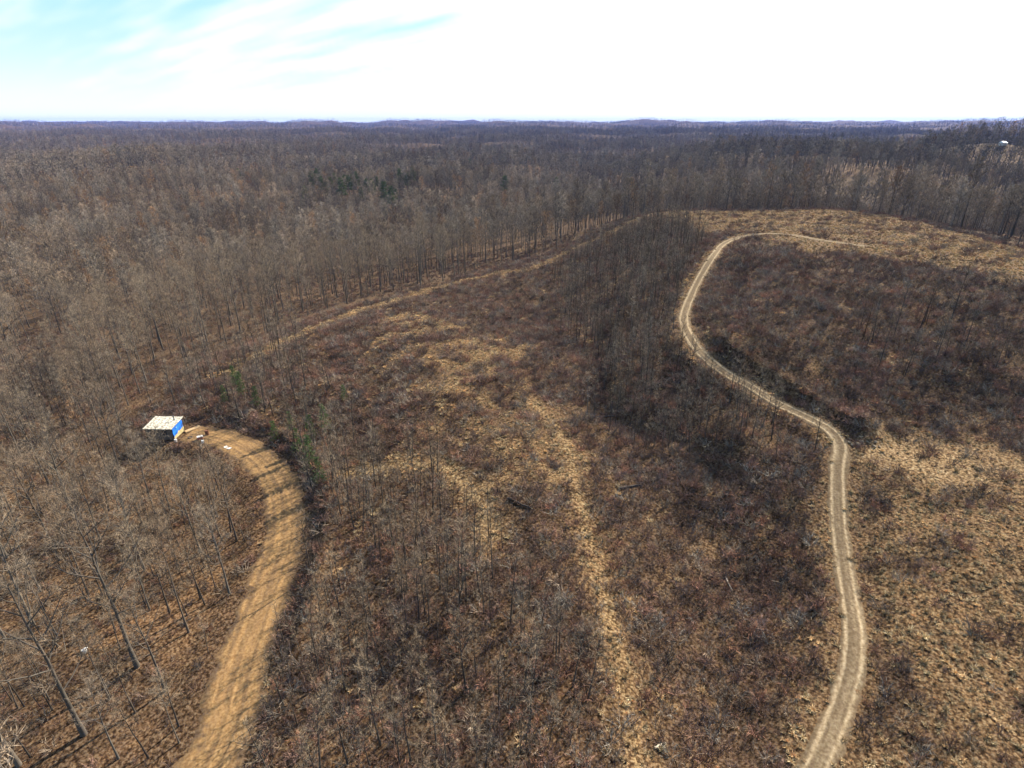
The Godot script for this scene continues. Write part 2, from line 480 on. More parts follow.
func make_ground() -> void:
	# one sheet: rings round the foot of the view, finer in front, out to the horizon
	var ang := PackedFloat32Array()
	var t := -180.0
	while t < 180.0:
		ang.append(deg_to_rad(t))
		t += 0.5 if absf(t + 0.2) < 62.0 else 4.0
	var na := ang.size()
	var radii := PackedFloat32Array([2.0, 6.0, 10.0, 14.0])
	var r := 18.0
	while r < 12000.0:
		radii.append(r)
		r += clampf(r * 0.0095, 0.45, 400.0) if r < 300.0 else r * 0.014
	var nr := radii.size()
	var v := PackedVector3Array()
	var c := PackedColorArray()
	var uv := PackedVector2Array()
	var n := PackedVector3Array()
	v.resize(nr * na); c.resize(nr * na); uv.resize(nr * na); n.resize(nr * na)
	for j in nr:
		for i in na:
			var x := radii[j] * sin(ang[i])
			var z := -radii[j] * cos(ang[i])
			var o := j * na + i
			v[o] = Vector3(x, height(x, z), z)
			uv[o] = Vector2(x, z)
			c[o] = zone_color(x, z) if radii[j] < 320.0 else far_color(x, z)
	for j in nr:
		for i in na:
			var a := v[j * na + (i + 1) % na] - v[j * na + (i + na - 1) % na]
			var b := v[mini(j + 1, nr - 1) * na + i] - v[maxi(j - 1, 0) * na + i]
			var q := a.cross(b)
			n[j * na + i] = (q if q.y > 0 else -q).normalized()
	var idx := PackedInt32Array()
	idx.resize((nr - 1) * na * 6)
	var k := 0
	for j in nr - 1:
		for i in na:
			var a := j * na + i
			var b := j * na + (i + 1) % na
			var d := a + na
			var e := b + na
			idx[k] = a; idx[k + 1] = d; idx[k + 2] = b; idx[k + 3] = b; idx[k + 4] = d; idx[k + 5] = e
			k += 6
	structure("ground", mesh_of(v, n, c, idx, uv), M.ground)

func far_color(x: float, z: float) -> Color:
	var a := big.get_noise_2d(x * 4.0, z * 4.0)
	return Color(0.15, 0.105, 0.065).lerp(Color(0.115, 0.088, 0.062), clampf(0.5 + a * 1.5, 0, 1))

func structure(called: String, mesh: Mesh, mat: Material) -> MeshInstance3D:
	var o := MeshInstance3D.new()
	o.name = called
	o.mesh = mesh
	o.material_override = mat
	o.set_meta("kind", "structure")
	add_child(o)
	return o

# a way laid over the ground: columns across with their own colours and wheel ruts, edges dipping under the ground
func way(called: String, pts: Array, half: float, col_rut: Color, col_mid: Color, col_edge: Color, ruts: Array, depth: float, sd: float) -> void:
	var curve := line_of(pts)
	var length := curve.get_baked_length()
	var rows := int(length / 0.45)
	var cols := 33
	var v := PackedVector3Array()
	var c := PackedColorArray()
	var uv := PackedVector2Array()
	for j in rows + 1:
		var s := length * j / rows
		var p := curve.sample_baked(s)
		var q := curve.sample_baked(minf(s + 1.0, length)) - curve.sample_baked(maxf(s - 1.0, 0.0))
		var side := Vector3(-q.z, 0, q.x).normalized()
		var wl := half * (1.0 + 0.3 * mid.get_noise_2d(s * 4.0, sd) + 0.2 * fine.get_noise_2d(s * 1.3, sd))
		var wr := half * (1.0 + 0.3 * mid.get_noise_2d(s * 4.0, sd + 60.0) + 0.2 * fine.get_noise_2d(s * 1.3, sd + 60.0))
		for i in cols:
			var u := (i / (cols - 1.0)) * 2.0 - 1.0
			var off := u * (wl if u < 0 else wr)
			var w := p + side * off
			var rut := 0.0
			for k in ruts:
				var kk: float = k + (0.3 if half > 2.0 else 0.1) * mid.get_noise_2d(s * 2.0, sd + 7.0 + k * 9.0)
				rut = maxf(rut, exp(-pow((off - kk) / 0.17, 2)) if half < 2.0 else 0.55 * exp(-pow((off - kk) / 0.4, 2)))
			var nz := fine.get_noise_2d(w.x * 2.2, w.z * 2.2)
			var n2 := mid.get_noise_2d(w.x * 6.0, w.z * 6.0)
			var edge := smoothstep(0.55, 0.95, absf(u) + 0.5 * nz + 0.3 * n2)
			var lift := 0.11 - depth * rut - 0.30 * pow(absf(u), 6.0) + 0.02 * nz
			w.y = height(w.x, w.z) + lift
			v.append(w)
			uv.append(Vector2(w.x, w.z))
			var mixed := col_mid.lerp(col_rut, clampf(rut * 1.2 + (1.1 if half > 2.0 else 0.5) * fine.get_noise_2d(off * 2.6 + sd, s * 0.06) + 0.25 * nz + 0.2 * n2, 0, 1)).lerp(col_edge, edge)
			c.append(mixed)
	var idx := PackedInt32Array()
	var n := PackedVector3Array()
	n.resize(v.size())
	for j in rows + 1:
		for i in cols:
			var a := v[j * cols + mini(i + 1, cols - 1)] - v[j * cols + maxi(i - 1, 0)]
			var b := v[mini(j + 1, rows) * cols + i] - v[maxi(j - 1, 0) * cols + i]
			var q := a.cross(b).normalized()
			n[j * cols + i] = q if q.y > 0 else -q
	for j in rows:
		for i in cols - 1:
			var a := j * cols + i
			idx.append_array([a, a + cols, a + 1, a + 1, a + cols, a + cols + 1])
	structure(called, mesh_of(v, n, c, idx, uv), M.road)

func make_roads() -> void:
	way("gravel_track", TRACK, 1.3, Color(0.31, 0.248, 0.162), Color(0.128, 0.096, 0.061), Color(0.13, 0.094, 0.058), [-0.6, 0.6], 0.05, 3.0)
	way("dirt_road", DIRT_ROAD, 2.8, Color(0.29, 0.182, 0.083), Color(0.16, 0.104, 0.055), Color(0.11, 0.076, 0.048), [-1.6, -0.75, 0.35, 1.25], 0.02, 41.0)

# ---------------------------------------------------------------- plant shapes
class Geo:
	var v := PackedVector3Array()
	var n := PackedVector3Array()
	var c := PackedColorArray()
	func tube(path: PackedVector3Array, rad: PackedFloat32Array, sides: int, col: Color) -> void:
		var rings := []
		var outs := []
		for k in path.size():
			var d := (path[mini(k + 1, path.size() - 1)] - path[maxi(k - 1, 0)]).normalized()
			var x := d.cross(Vector3(0.31, 0.17, 0.93)).normalized()
			var y := d.cross(x)
			var ring := []
			var out := []
			for s in sides:
				var a := TAU * s / sides
				var o := x * cos(a) + y * sin(a)
				out.append(o)
				ring.append(path[k] + o * rad[k])
			rings.append(ring); outs.append(out)
		for k in path.size() - 1:
			for s in sides:
				var t := (s + 1) % sides
				for q in [[k, s], [k + 1, s], [k, t], [k, t], [k + 1, s], [k + 1, t]]:
					v.append(rings[q[0]][q[1]]); n.append(outs[q[0]][q[1]])
					var k2 := 0.82 + 0.36 * fposmod(sin(q[0] * 12.99 + q[1] * 78.2 + path[q[0]].x * 31.0) * 437.5, 1.0)
					c.append(Color(col.r * k2, col.g * k2, col.b * k2))
	func spike(p: Vector3, q: Vector3, w: float, turn: Vector3, col: Color) -> void:
		var side := (q - p).cross(turn).normalized() * w * 0.5
		var a := p - side
		var b := p + side
		var nn := (q - a).cross(b - a).normalized()
		v.append(a); v.append(b); v.append(q)
		n.append(nn); n.append(nn); n.append(nn)
		c.append(col); c.append(col); c.append(col)
	func mesh() -> ArrayMesh:
		var a := []
		a.resize(Mesh.ARRAY_MAX)
		a[Mesh.ARRAY_VERTEX] = v; a[Mesh.ARRAY_NORMAL] = n; a[Mesh.ARRAY_COLOR] = c
		var m := ArrayMesh.new()
		m.add_surface_from_arrays(Mesh.PRIMITIVE_TRIANGLES, a)
		return m
	func add(o: Geo) -> void:
		v.append_array(o.v); n.append_array(o.n); c.append_array(o.c)

func rdir() -> Vector3:
	return Vector3(rng.randf_range(-1, 1), rng.randf_range(-1, 1), rng.randf_range(-1, 1)).normalized()

func shade(c: Color, by: float) -> Color:
	var k := 1.0 + rng.randf_range(-by, by)
	return Color(c.r * k, c.g * k, c.b * k)

# bare hardwood, 1 unit = 1 m; trunk and limbs in one mesh, branches and twigs in another
func make_tree(o: Dictionary) -> Dictionary:
	var wood := Geo.new()
	var crown := Geo.new()
	var h: float = o.h
	var path := PackedVector3Array()
	var rad := PackedFloat32Array()
	var lean: Vector3 = Vector3(rng.randf_range(-1, 1), 0, rng.randf_range(-1, 1)) * o.get("lean", 0.03)
	var wander := Vector3.ZERO
	var nseg: int = o.get("seg", 8)
	for k in nseg + 1:
		var t := float(k) / nseg
		wander += Vector3(rng.randf_range(-1, 1), 0, rng.randf_range(-1, 1)) * h * 0.011
		path.append(Vector3(0, t * h * 0.97, 0) + lean * h * t + wander * t)
		rad.append(lerpf(o.r, o.r * 0.12, pow(t, 0.85)) * (1.35 if k == 0 else 1.0))
	path[0].y = -0.6
	var bark: Color = o.bark
	wood.tube(path, rad, o.get("sides", 6), bark)
	var limbs: int = o.limbs
	for k in limbs:
		var t: float = lerpf(o.start, 0.985, (k + rng.randf()) / limbs)
		var u: float = (t - o.start) / (1.0 - o.start)
		var fi := t * nseg
		var p := path[int(fi)].lerp(path[mini(int(fi) + 1, nseg)], fi - int(fi))
		var yaw := k * 2.4 + rng.randf_range(-0.6, 0.6)
		var prof: float = lerpf(0.75, 1.0, sin(clampf(u * 2.2, 0, PI * 0.5))) * (1.0 - 0.62 * u * u)
		var ln: float = o.spread * prof * rng.randf_range(0.75, 1.2)
		var up := lerpf(0.35, 1.5, u) * rng.randf_range(0.75, 1.25)
		var d := Vector3(cos(yaw), up, sin(yaw)).normalized()
		var lp := PackedVector3Array()
		var lr := PackedFloat32Array()
		var r0: float = minf(o.r * 0.45 * prof, lerpf(o.r, o.r * 0.12, t) * 0.8)
		var q := p
		for s in 5:
			lp.append(q)
			lr.append(lerpf(r0, 0.012, s / 4.0))
			d = (d + Vector3(rng.randf_range(-0.22, 0.22), 0.10 + rng.randf_range(-0.1, 0.12), rng.randf_range(-0.22, 0.22))).normalized()
			q += d * ln / 4.0
		if rng.randf() < 0.9: wood.tube(lp, lr, 4 if o.get("fine", true) else 3, shade(bark, 0.12))
		var subs: int = o.subs
		for b in subs:
			var bt := rng.randf_range(0.22, 1.0)
			var bf := bt * 3.99
			var bp := lp[int(bf)].lerp(lp[int(bf) + 1], bf - int(bf))
			var bd := (d * 0.9 + rdir() * 0.95 + Vector3(0, 0.35, 0)).normalized()
			var bl := ln * rng.randf_range(0.3, 0.55) * (1.2 - 0.5 * bt)
			var be := bp + bd * bl
			crown.spike(bp, be, o.tw * 1.9, rdir(), shade(bark, 0.2))
			for w in o.twigs:
				var wt := rng.randf_range(0.15, 1.0)
				var wp := bp.lerp(be, wt)
				var wd := (bd * 0.8 + rdir() * 0.9 + Vector3(0, 0.25, 0)).normalized()
				var wl: float = o.tl * rng.randf_range(0.5, 1.2)
				var we := wp + wd * wl
				crown.spike(wp, we, o.tw * rng.randf_range(0.7, 1.1), rdir(), shade(o.twig, 0.22))
				for x in o.get("twiglets", 0):
					var xp := wp.lerp(we, rng.randf_range(0.2, 0.9))
					crown.spike(xp, xp + (wd + rdir() * 0.9).normalized() * wl * rng.randf_range(0.35, 0.7), o.tw * 0.7, rdir(), shade(o.twig, 0.25))
	var both := Geo.new()
	both.add(wood); both.add(crown)
	return {"trunk": wood.mesh(), "crown": crown.mesh(), "both": both.mesh()}

func make_shrub(h: float, stems: int, tw: float, col: Color) -> ArrayMesh:
	var g := Geo.new()
	for k in stems:
		var a := rng.randf() * TAU
		var s := rng.randf_range(0.15, 1.0)
		var d := Vector3(cos(a) * s, rng.randf_range(0.55, 1.1), sin(a) * s).normalized()
		var p := Vector3(cos(a), 0, sin(a)) * rng.randf() * h * 0.28 + Vector3(0, -0.05, 0)
		var q := p + d * h * rng.randf_range(0.55, 1.1)
		g.spike(p, q, tw * 1.5, rdir(), shade(col, 0.3))
		for b in 4:
			var bp := p.lerp(q, rng.randf_range(0.25, 0.95))
			var be := bp + (d + rdir() * 0.9).normalized() * h * rng.randf_range(0.2, 0.45)
			g.spike(bp, be, tw, rdir(), shade(col, 0.35))
	return g.mesh()

func make_tuft(h: float, blades: int, w: float, col: Color) -> ArrayMesh:
	var g := Geo.new()
	for k in blades:
		var a := rng.randf() * TAU
		var s := rng.randf_range(0.1, 1.1)
		var p := Vector3(cos(a), 0, sin(a)) * rng.randf() * h * 0.22 + Vector3(0, -0.03, 0)
		var l := h * rng.randf_range(0.55, 1.1)
		var m := p + Vector3(cos(a) * s * 0.35, 0.6, sin(a) * s * 0.35) * l
		var q := m + Vector3(cos(a) * s, 0.32 - 0.3 * s, sin(a) * s) * l * 0.55
		var cc := shade(col, 0.28)
		g.spike(p, m, w, rdir(), cc)
		g.spike(p.lerp(m, 0.55), q, w, rdir(), cc)
	return g.mesh()

func make_evergreen(h: float, start: float, spread: float, whorls: int, col: Color, cone: float) -> Dictionary:
	var wood := Geo.new()
	var crown := Geo.new()
	var path := PackedVector3Array()
	var rad := PackedFloat32Array()
	for k in 6:
		var t := k / 5.0
		path.append(Vector3(rng.randf_range(-1, 1) * 0.008 * h, t * h * 0.97 - (0.5 if k == 0 else 0.0), rng.randf_range(-1, 1) * 0.008 * h))
		rad.append(lerpf(h * 0.014, 0.02, t))
	wood.tube(path, rad, 6, Color(0.11, 0.08, 0.06))
	for k in whorls:
		var t := lerpf(start, 0.97, (k + rng.randf() * 0.7) / whorls)
		var u := (t - start) / (1.0 - start)
		for b in 6:
			var a := rng.randf() * TAU
			var ln := spread * lerpf(1.0, 0.2, pow(u, cone)) * rng.randf_range(0.65, 1.15)
			var p := Vector3(0, t * h, 0)
			var q := p + Vector3(cos(a), rng.randf_range(0.0, 0.45), sin(a)).normalized() * ln
			wood.tube(PackedVector3Array([p, q]), PackedFloat32Array([h * 0.004 + 0.008, 0.008]), 3, Color(0.10, 0.075, 0.055))
			for s in 26:
				var f := rng.randf_range(0.25, 1.05)
				var c0 := p.lerp(q, f)
				var dd := (rdir() + (q - p).normalized() * 0.5 + Vector3(0, 0.2, 0)).normalized()
				crown.spike(c0, c0 + dd * h * rng.randf_range(0.03, 0.06), h * 0.011, rdir(), shade(col, 0.35))
	return {"trunk": wood.mesh(), "crown": crown.mesh()}

# ---------------------------------------------------------------- placing
func called(kind: String) -> String:
	names[kind] = names.get(kind, 0) + 1
	return kind if names[kind] == 1 else "%s_%03d" % [kind, names[kind] - 1]

func thing(kind: String, label: String, category: String, at: Vector3, turn := 0.0, group := "") -> Node3D:
	var o := Node3D.new()
	o.name = called(kind)
	add_child(o)
	o.position = at
	o.rotation.y = turn
	o.set_meta("label", label)
	o.set_meta("category", category)
	if group: o.set_meta("group", group)
	return o

func part(kind: String, mesh: Mesh, mat: Material, parent: Node3D, at := Vector3.ZERO, rot := Vector3.ZERO) -> MeshInstance3D:
	var o := MeshInstance3D.new()
	o.name = kind
	o.mesh = mesh
	o.material_override = mat
	o.position = at
	o.rotation = rot
	parent.add_child(o, true)
	return o

func spot(x: float, z: float) -> Vector3:
	return Vector3(x, height(x, z), z)

func pose(p: Vector3, s: float, sy := 1.0, tilt := 0.04) -> Transform3D:
	var b := Basis(Vector3.UP, rng.randf() * TAU).scaled(Vector3(s, s * sy, s))
	b = Basis(Vector3(rng.randf_range(-1, 1), 0, rng.randf_range(-1, 1)).normalized(), rng.randf() * tilt) * b
	return Transform3D(b, p)

func multi(called_: String, mesh: Mesh, mat: Material, where: Array, tints: Array, parent: Node3D) -> void:
	if where.is_empty(): return
	var mm := MultiMesh.new()
	mm.transform_format = MultiMesh.TRANSFORM_3D
	mm.use_colors = true
	mm.mesh = mesh
	mm.instance_count = where.size()
	for i in where.size():
		mm.set_instance_transform(i, where[i])
		mm.set_instance_color(i, tints[i])
	var o := MultiMeshInstance3D.new()
	o.name = called_
	o.multimesh = mm
	o.material_override = mat
	o.set_meta("kind", "stuff")
	parent.add_child(o, true)

func stuff(called_: String, label: String, category: String) -> Node3D:
	var o := Node3D.new()
	o.name = called_
	o.set_meta("kind", "stuff")
	o.set_meta("label", label)
	o.set_meta("category", category)
	add_child(o)
	return o

func in_view(x: float, z: float, margin := 1.0) -> bool:
	return absf(x) < (-z + 14.0) * margin + 12.0

func tint_of(warm: float, patch := 0.0) -> Color:
	var k := rng.randf_range(0.6, 1.4) * (1.0 + patch)
	var rare := rng.randf()
	if warm < 0.075 and rare < 0.05: k *= 1.6
	elif warm < 0.075 and rare > 0.95: return Color(k * 1.25, k * 0.95, k * 0.7)
	var w := rng.randf_range(-warm, warm)
	return Color(k * (1.0 + w), k, k * (1.0 - w))

func make_plants() -> void:
	var grey := Color(0.10, 0.088, 0.076)
	var twig := Color(0.226, 0.178, 0.13)
	var tall := []
	for k in 5:
		tall.append(make_tree({"h": 16.0, "r": [0.16, 0.13, 0.18, 0.13, 0.19][k], "start": [0.4, 0.48, 0.34, 0.55, 0.28][k], "spread": [3.8, 2.9, 4.8, 2.7, 5.2][k], "limbs": [17, 16, 18, 14, 18][k], "subs": 8, "twigs": 7, "twiglets": 2, "tw": 0.024, "tl": 0.75, "bark": grey, "twig": twig}))
	var mids := []
	for k in 5:
		mids.append(make_tree({"h": [15.5, 17.0, 14.5, 17.5, 13.0][k], "r": 0.16, "start": [0.38, 0.48, 0.3, 0.52, 0.25][k], "spread": [4.6, 3.4, 5.6, 3.2, 5.4][k], "limbs": 16, "subs": 7, "twigs": 7, "tw": 0.065, "tl": 1.0, "bark": grey, "twig": twig, "fine": false, "sides": 4, "seg": 5}))
	var fars := []
	for k in 4:
		fars.append(make_tree({"h": 17.0, "r": 0.22, "start": [0.35, 0.45, 0.3, 0.4][k], "spread": [5.0, 4.0, 6.0, 4.6][k], "limbs": 12, "subs": 4, "twigs": 4, "tw": 0.16, "tl": 1.2, "bark": grey, "twig": twig, "fine": false, "sides": 3, "seg": 3}))
	var slim := []
	for k in 5:
		slim.append(make_tree({"h": 8.0, "r": [0.085, 0.1, 0.075, 0.095, 0.08][k], "start": [0.25, 0.35, 0.2, 0.3, 0.4][k], "spread": [1.6, 1.9, 1.3, 1.7, 1.2][k], "limbs": 13, "subs": 5, "twigs": 5, "twiglets": 1, "tw": 0.017, "tl": 0.5, "bark": Color(0.06, 0.051, 0.044), "twig": Color(0.235, 0.182, 0.128), "sides": 5, "lean": 0.06}))
	print("shapes ", Time.get_ticks_msec())
	place_trees(tall, mids, fars, slim)
	print("trees ", Time.get_ticks_msec())
	place_cover()
	print("cover ", Time.get_ticks_msec())
	place_evergreens()

const BIG_TREES := [[-37.3, -57.8, 0.55, 1], [-44.6, -40.5, 0.6, 3], [-37.3, -43.6, 0.6, 0], [-40.5, -33.8, 0.5, 1], [-30.8, -28.3, 0.55, 0], [-26.5, -29.3, 0.45, 3], [-51.3, -56.4, 0.7, 2], [-50.9, -41.3, 0.7, 2], [-48.9, -63.4, 0.6, 3], [-34.3, -36.6, 1.15, 2], [-35.0, -30.4, 1.1, 4], [-49.1, -42.8, 1.05, 0], [-52.8, -48.3, 0.8, 1], [-38.6, -28.1, 1, 2], [-30.3, -34.0, 0.75, 0], [-31.3, -40.1, 0.8, 3], [-46.1, -46.8, 0.85, 1], [-42.9, -33.2, 0.55, 3], [-54.3, -53.4, 0.95, 2], [-34.9, -33.5, 0.6, 1], [-29.3, -44.6, 0.7, 0], [-62.1, -54.8, 1, 0], [-57.9, -61.1, 0.9, 4], [-57.6, -70.8, 0.85, 2], [-72.8, -91.8, 0.8, 4], [-103.8, -110.3, 0.75, 4]]

func tree_label(x: float, z: float, k: int, sc: float, tone: String) -> String:
	var where := "behind the grassy crest of the right hill"
	if x < -20.0 and z > -50.0: where = "on the leafy slope left of the dirt road"
	elif x < -30.0 and z > -70.0: where = "downhill of the shack"
	elif x < -62.0 and z > -105.0: where = "left of the shack"
	elif x < -40.0 and z > -125.0: where = "uphill behind the shack"
	elif x < -40.0: where = "deeper in the wood behind the shack"
	elif x < -12.0: where = "at the lower end of the upper wood edge"
	elif x < 15.0: where = "midway along the upper wood edge"
	elif x < 60.0: where = "at the wood edge above the gully"
	var size := "tall" if sc > 0.95 else ("middling" if sc > 0.72 else "small")
	return "%s %s %s hardwood tree %s" % [size, tone, ["round-crowned", "narrow-crowned", "broad", "high-crowned", "spreading"][k], where]

func slim_label(x: float, z: float, k: int, sc: float, tone: String) -> String:
	var where := "in the gully below the gravel track"
	if x < -26.0 and z < -66.0: where = "between shack and cleared ridge"
	elif x < -24.0 and z < -55.0: where = "just downhill of the shack"
	elif x < -24.0: where = "inside the dirt road bend"
	elif x < 9.0 and z < -55.0: where = "beside the side trail"
	elif x < -14.0 and z > -75.0: where = "hard against the dirt road's right edge"
	elif x < 9.0 and z > -40.0: where = "low in the thicket between road and trail"
	elif x < 9.0: where = "mid-thicket between dirt road and grass trail"
	elif x > 44.0: where = "on the dark face of the right hill"
	elif z < -125.0: where = "at the head of the gully"
	var size := "tall" if sc > 0.9 else ("middling" if sc > 0.65 else "short")
	return "%s %s %s young tree %s" % [size, tone, ["bushy", "wide", "thin", "twiggy", "bare-stemmed"][k], where]

const TONES := ["grey", "pale grey", "dark", "brown"]

func place_trees(tall: Array, mids: Array, fars: Array, slim: Array) -> void:
	var singles := []      # [distance, x, z, scale, variant]
	var m_where := [[], [], [], [], []]
	var m_tint := [[], [], [], [], []]
	var f_where := [[], [], [], []]
	var f_tint := [[], [], [], []]
	var t_where := [[], [], [], [], []]
	var t_tint := [[], [], [], [], []]
	for b in BIG_TREES: singles.append([0.0, b[0], b[1], b[2], b[3], true])
	# near and middle wood
	var s := 5.3
	for j in range(-134, 6):
		for i in range(-116, 134):
			var x := (i + rng.randf_range(-0.45, 0.45)) * s
			var z := (j + rng.randf_range(-0.45, 0.45)) * s
			var keep := rng.randf()
			var r := sqrt(x * x + z * z)
			if r > 560.0 or not in_view(x, z, 1.12): continue
			if grid(clear_g, x, z) > 0.4: continue
			if grid(road_d, x, z, 50.0) < 1.5 or (grid(thin_g, x, z) > 0.5 and keep > 0.25): continue
			if far_gap(x, z): continue
			if r < 115.0 and x < 0.0:
				if keep > (0.62 if z > -56.0 else 0.6) + 0.35 * mid.get_noise_2d(x * 0.8, z * 0.8): continue
				var close := false
				for b in BIG_TREES:
					if absf(b[0] - x) + absf(b[1] - z) < 6.0: close = true
				if close or near_cabin(x, z): continue
			elif keep > 0.85 + 0.5 * mid.get_noise_2d(x * 0.5 + 50, z * 0.5): continue
			var sc := rng.randf_range(0.5, 1.0) + 0.3 * pow(rng.randf(), 3.0)
			if r < 90.0: sc *= 0.8
			if r < 260.0 and absf(x) < (-z + 8.0) * 0.96: singles.append([r, x, z, sc, rng.randi() % 5, false])
			else:
				var k := rng.randi() % 5
				m_where[k].append(pose(spot(x, z), sc)); m_tint[k].append(tint_of(0.07, 0.5 * big.get_noise_2d(x * 5.0, z * 5.0)))
	singles.sort_custom(func(a, b): return a[0] < b[0])
	for n in singles.size():
		var a: Array = singles[n]
		var p := spot(a[1], a[2])
		if n < 300:
			var tone := rng.randi() % 4
			var t := thing("hardwood_tree", tree_label(a[1], a[2], a[4], a[3], TONES[tone]), "tree", p, 0.0, "bare hardwood trees of the wood")
			t.basis = pose(p, a[3]).basis
			part("trunk", tall[a[4]].trunk, M.bark[tone], t)
			part("crown", tall[a[4]].crown, M.bark[tone], t)
		elif a[0] < 170.0:
			t_where[a[4]].append(pose(p, a[3])); t_tint[a[4]].append(tint_of(0.07))
		else:
			m_where[a[4]].append(pose(p, a[3])); m_tint[a[4]].append(tint_of(0.07))
	# far wood, thinner and coarser with distance
	for ring in [[560.0, 1300.0, 7.8, 1.1], [1300.0, 3000.0, 13.0, 1.3], [3000.0, 7500.0, 34.0, 1.7]]:
		var st: float = ring[2]
		var n := int(ring[1] / st)
		for j in range(-n, 0):
			for i in range(-n, n):
				var x: float = (i + rng.randf_range(-0.48, 0.48)) * st
				var z: float = (j + rng.randf_range(-0.48, 0.48)) * st
				var r2 := x * x + z * z
				if r2 < ring[0] * ring[0] or r2 > ring[1] * ring[1] or absf(x) > -z * 1.0 + 30.0: continue
				if far_gap(x, z): continue
				var k := rng.randi() % 4
				f_where[k].append(pose(spot(x, z), ring[3] * rng.randf_range(0.75, 1.15), rng.randf_range(0.85, 1.1) / lerpf(1.0, ring[3], 0.6))); f_tint[k].append(tint_of(0.07, 0.5 * big.get_noise_2d(x * 4.0, z * 4.0)))
	var wood := stuff("woodland", "mass of bare grey-brown trees covering the hills to the horizon", "woodland")
	var total := 0
	for k in 5:
		multi("bare_trees", tall[k].both, M.plant, t_where[k], t_tint[k], wood)
		multi("bare_trees", mids[k].both, M.plant, m_where[k], m_tint[k], wood)
		total += t_where[k].size() + m_where[k].size()
	for k in 4:
		multi("bare_trees", fars[k].both, M.plant, f_where[k], f_tint[k], wood)
		total += f_where[k].size()
	print("wood copies ", total, " singles ", singles.size())
	# young slender trees
	var young := []
	s = 1.45
	for j in range(-146, -10):
		for i in range(-76, 70):
			var x := (i + rng.randf_range(-0.48, 0.48)) * s
			var z := (j + rng.randf_range(-0.48, 0.48)) * s
			var keep := rng.randf()
			var y := grid(young_g, x, z)
			if y < 0.05 or grid(road_d, x, z, 50.0) < 0.8: continue
			if near_cabin(x, z) or (x < -10.0 and grid(road_d, x, z, 50.0) < 3.5 and keep > 0.14): continue
			if keep > y * (0.58 + 0.8 * mid.get_noise_2d(x * 2.0, z * 2.0)): continue
			young.append([Vector2(x, z).length(), x, z, rng.randf_range(0.45, 1.15) * (0.85 if x > 12.0 and x < 44.0 else 1.0), rng.randi() % 5])
	young.sort_custom(func(a, b): return a[0] < b[0])
	var y_where := [[], [], [], [], []]
	var y_tint := [[], [], [], [], []]
	for n in young.size():
		var a: Array = young[n]
		var p := spot(a[1], a[2])
		if n < 300:
			var tone := rng.randi() % 4
			var t := thing("young_tree", slim_label(a[1], a[2], a[4], a[3], TONES[tone]), "tree", p, 0.0, "slender young trees of the thickets")
			t.basis = pose(p, a[3], 1.0, 0.1).basis
			part("trunk", slim[a[4]].trunk, M.bark[tone], t)
			part("crown", slim[a[4]].crown, M.bark[tone], t)
		else:
			y_where[a[4]].append(pose(p, a[3], 1.0, 0.1)); y_tint[a[4]].append(tint_of(0.07, -0.1 if a[1] > 12.0 else 0.0))
	var th := stuff("sapling_thicket", "grey haze of slender bare saplings in gully and thickets", "thicket")
	for k in 5: multi("saplings", slim[k].both, M.plant, y_where[k], y_tint[k], th)
	print("young ", young.size())

func near_cabin(x: float, z: float) -> bool:      # the trodden yard and the strip downhill of it
	var p := Vector2(x, z)
	return Geometry2D.get_closest_point_to_segment(p, Vector2(-54.5, -79.5), Vector2(-46.5, -67.0)).distance_to(p) < 5.2

func far_gap(x: float, z: float) -> bool:
	# small openings in the far wood: the old clearing across the valley and the yard of the far house
	if Vector2((x - 240.0) / 20.0, (z + 412.0) / 36.0).length() < 1.0 + 0.5 * mid.get_noise_2d(x, z): return true
	if Vector2((x - 426.0) / 14.0, (z + 535.0) / 30.0).length() < 1.0: return true
	return false

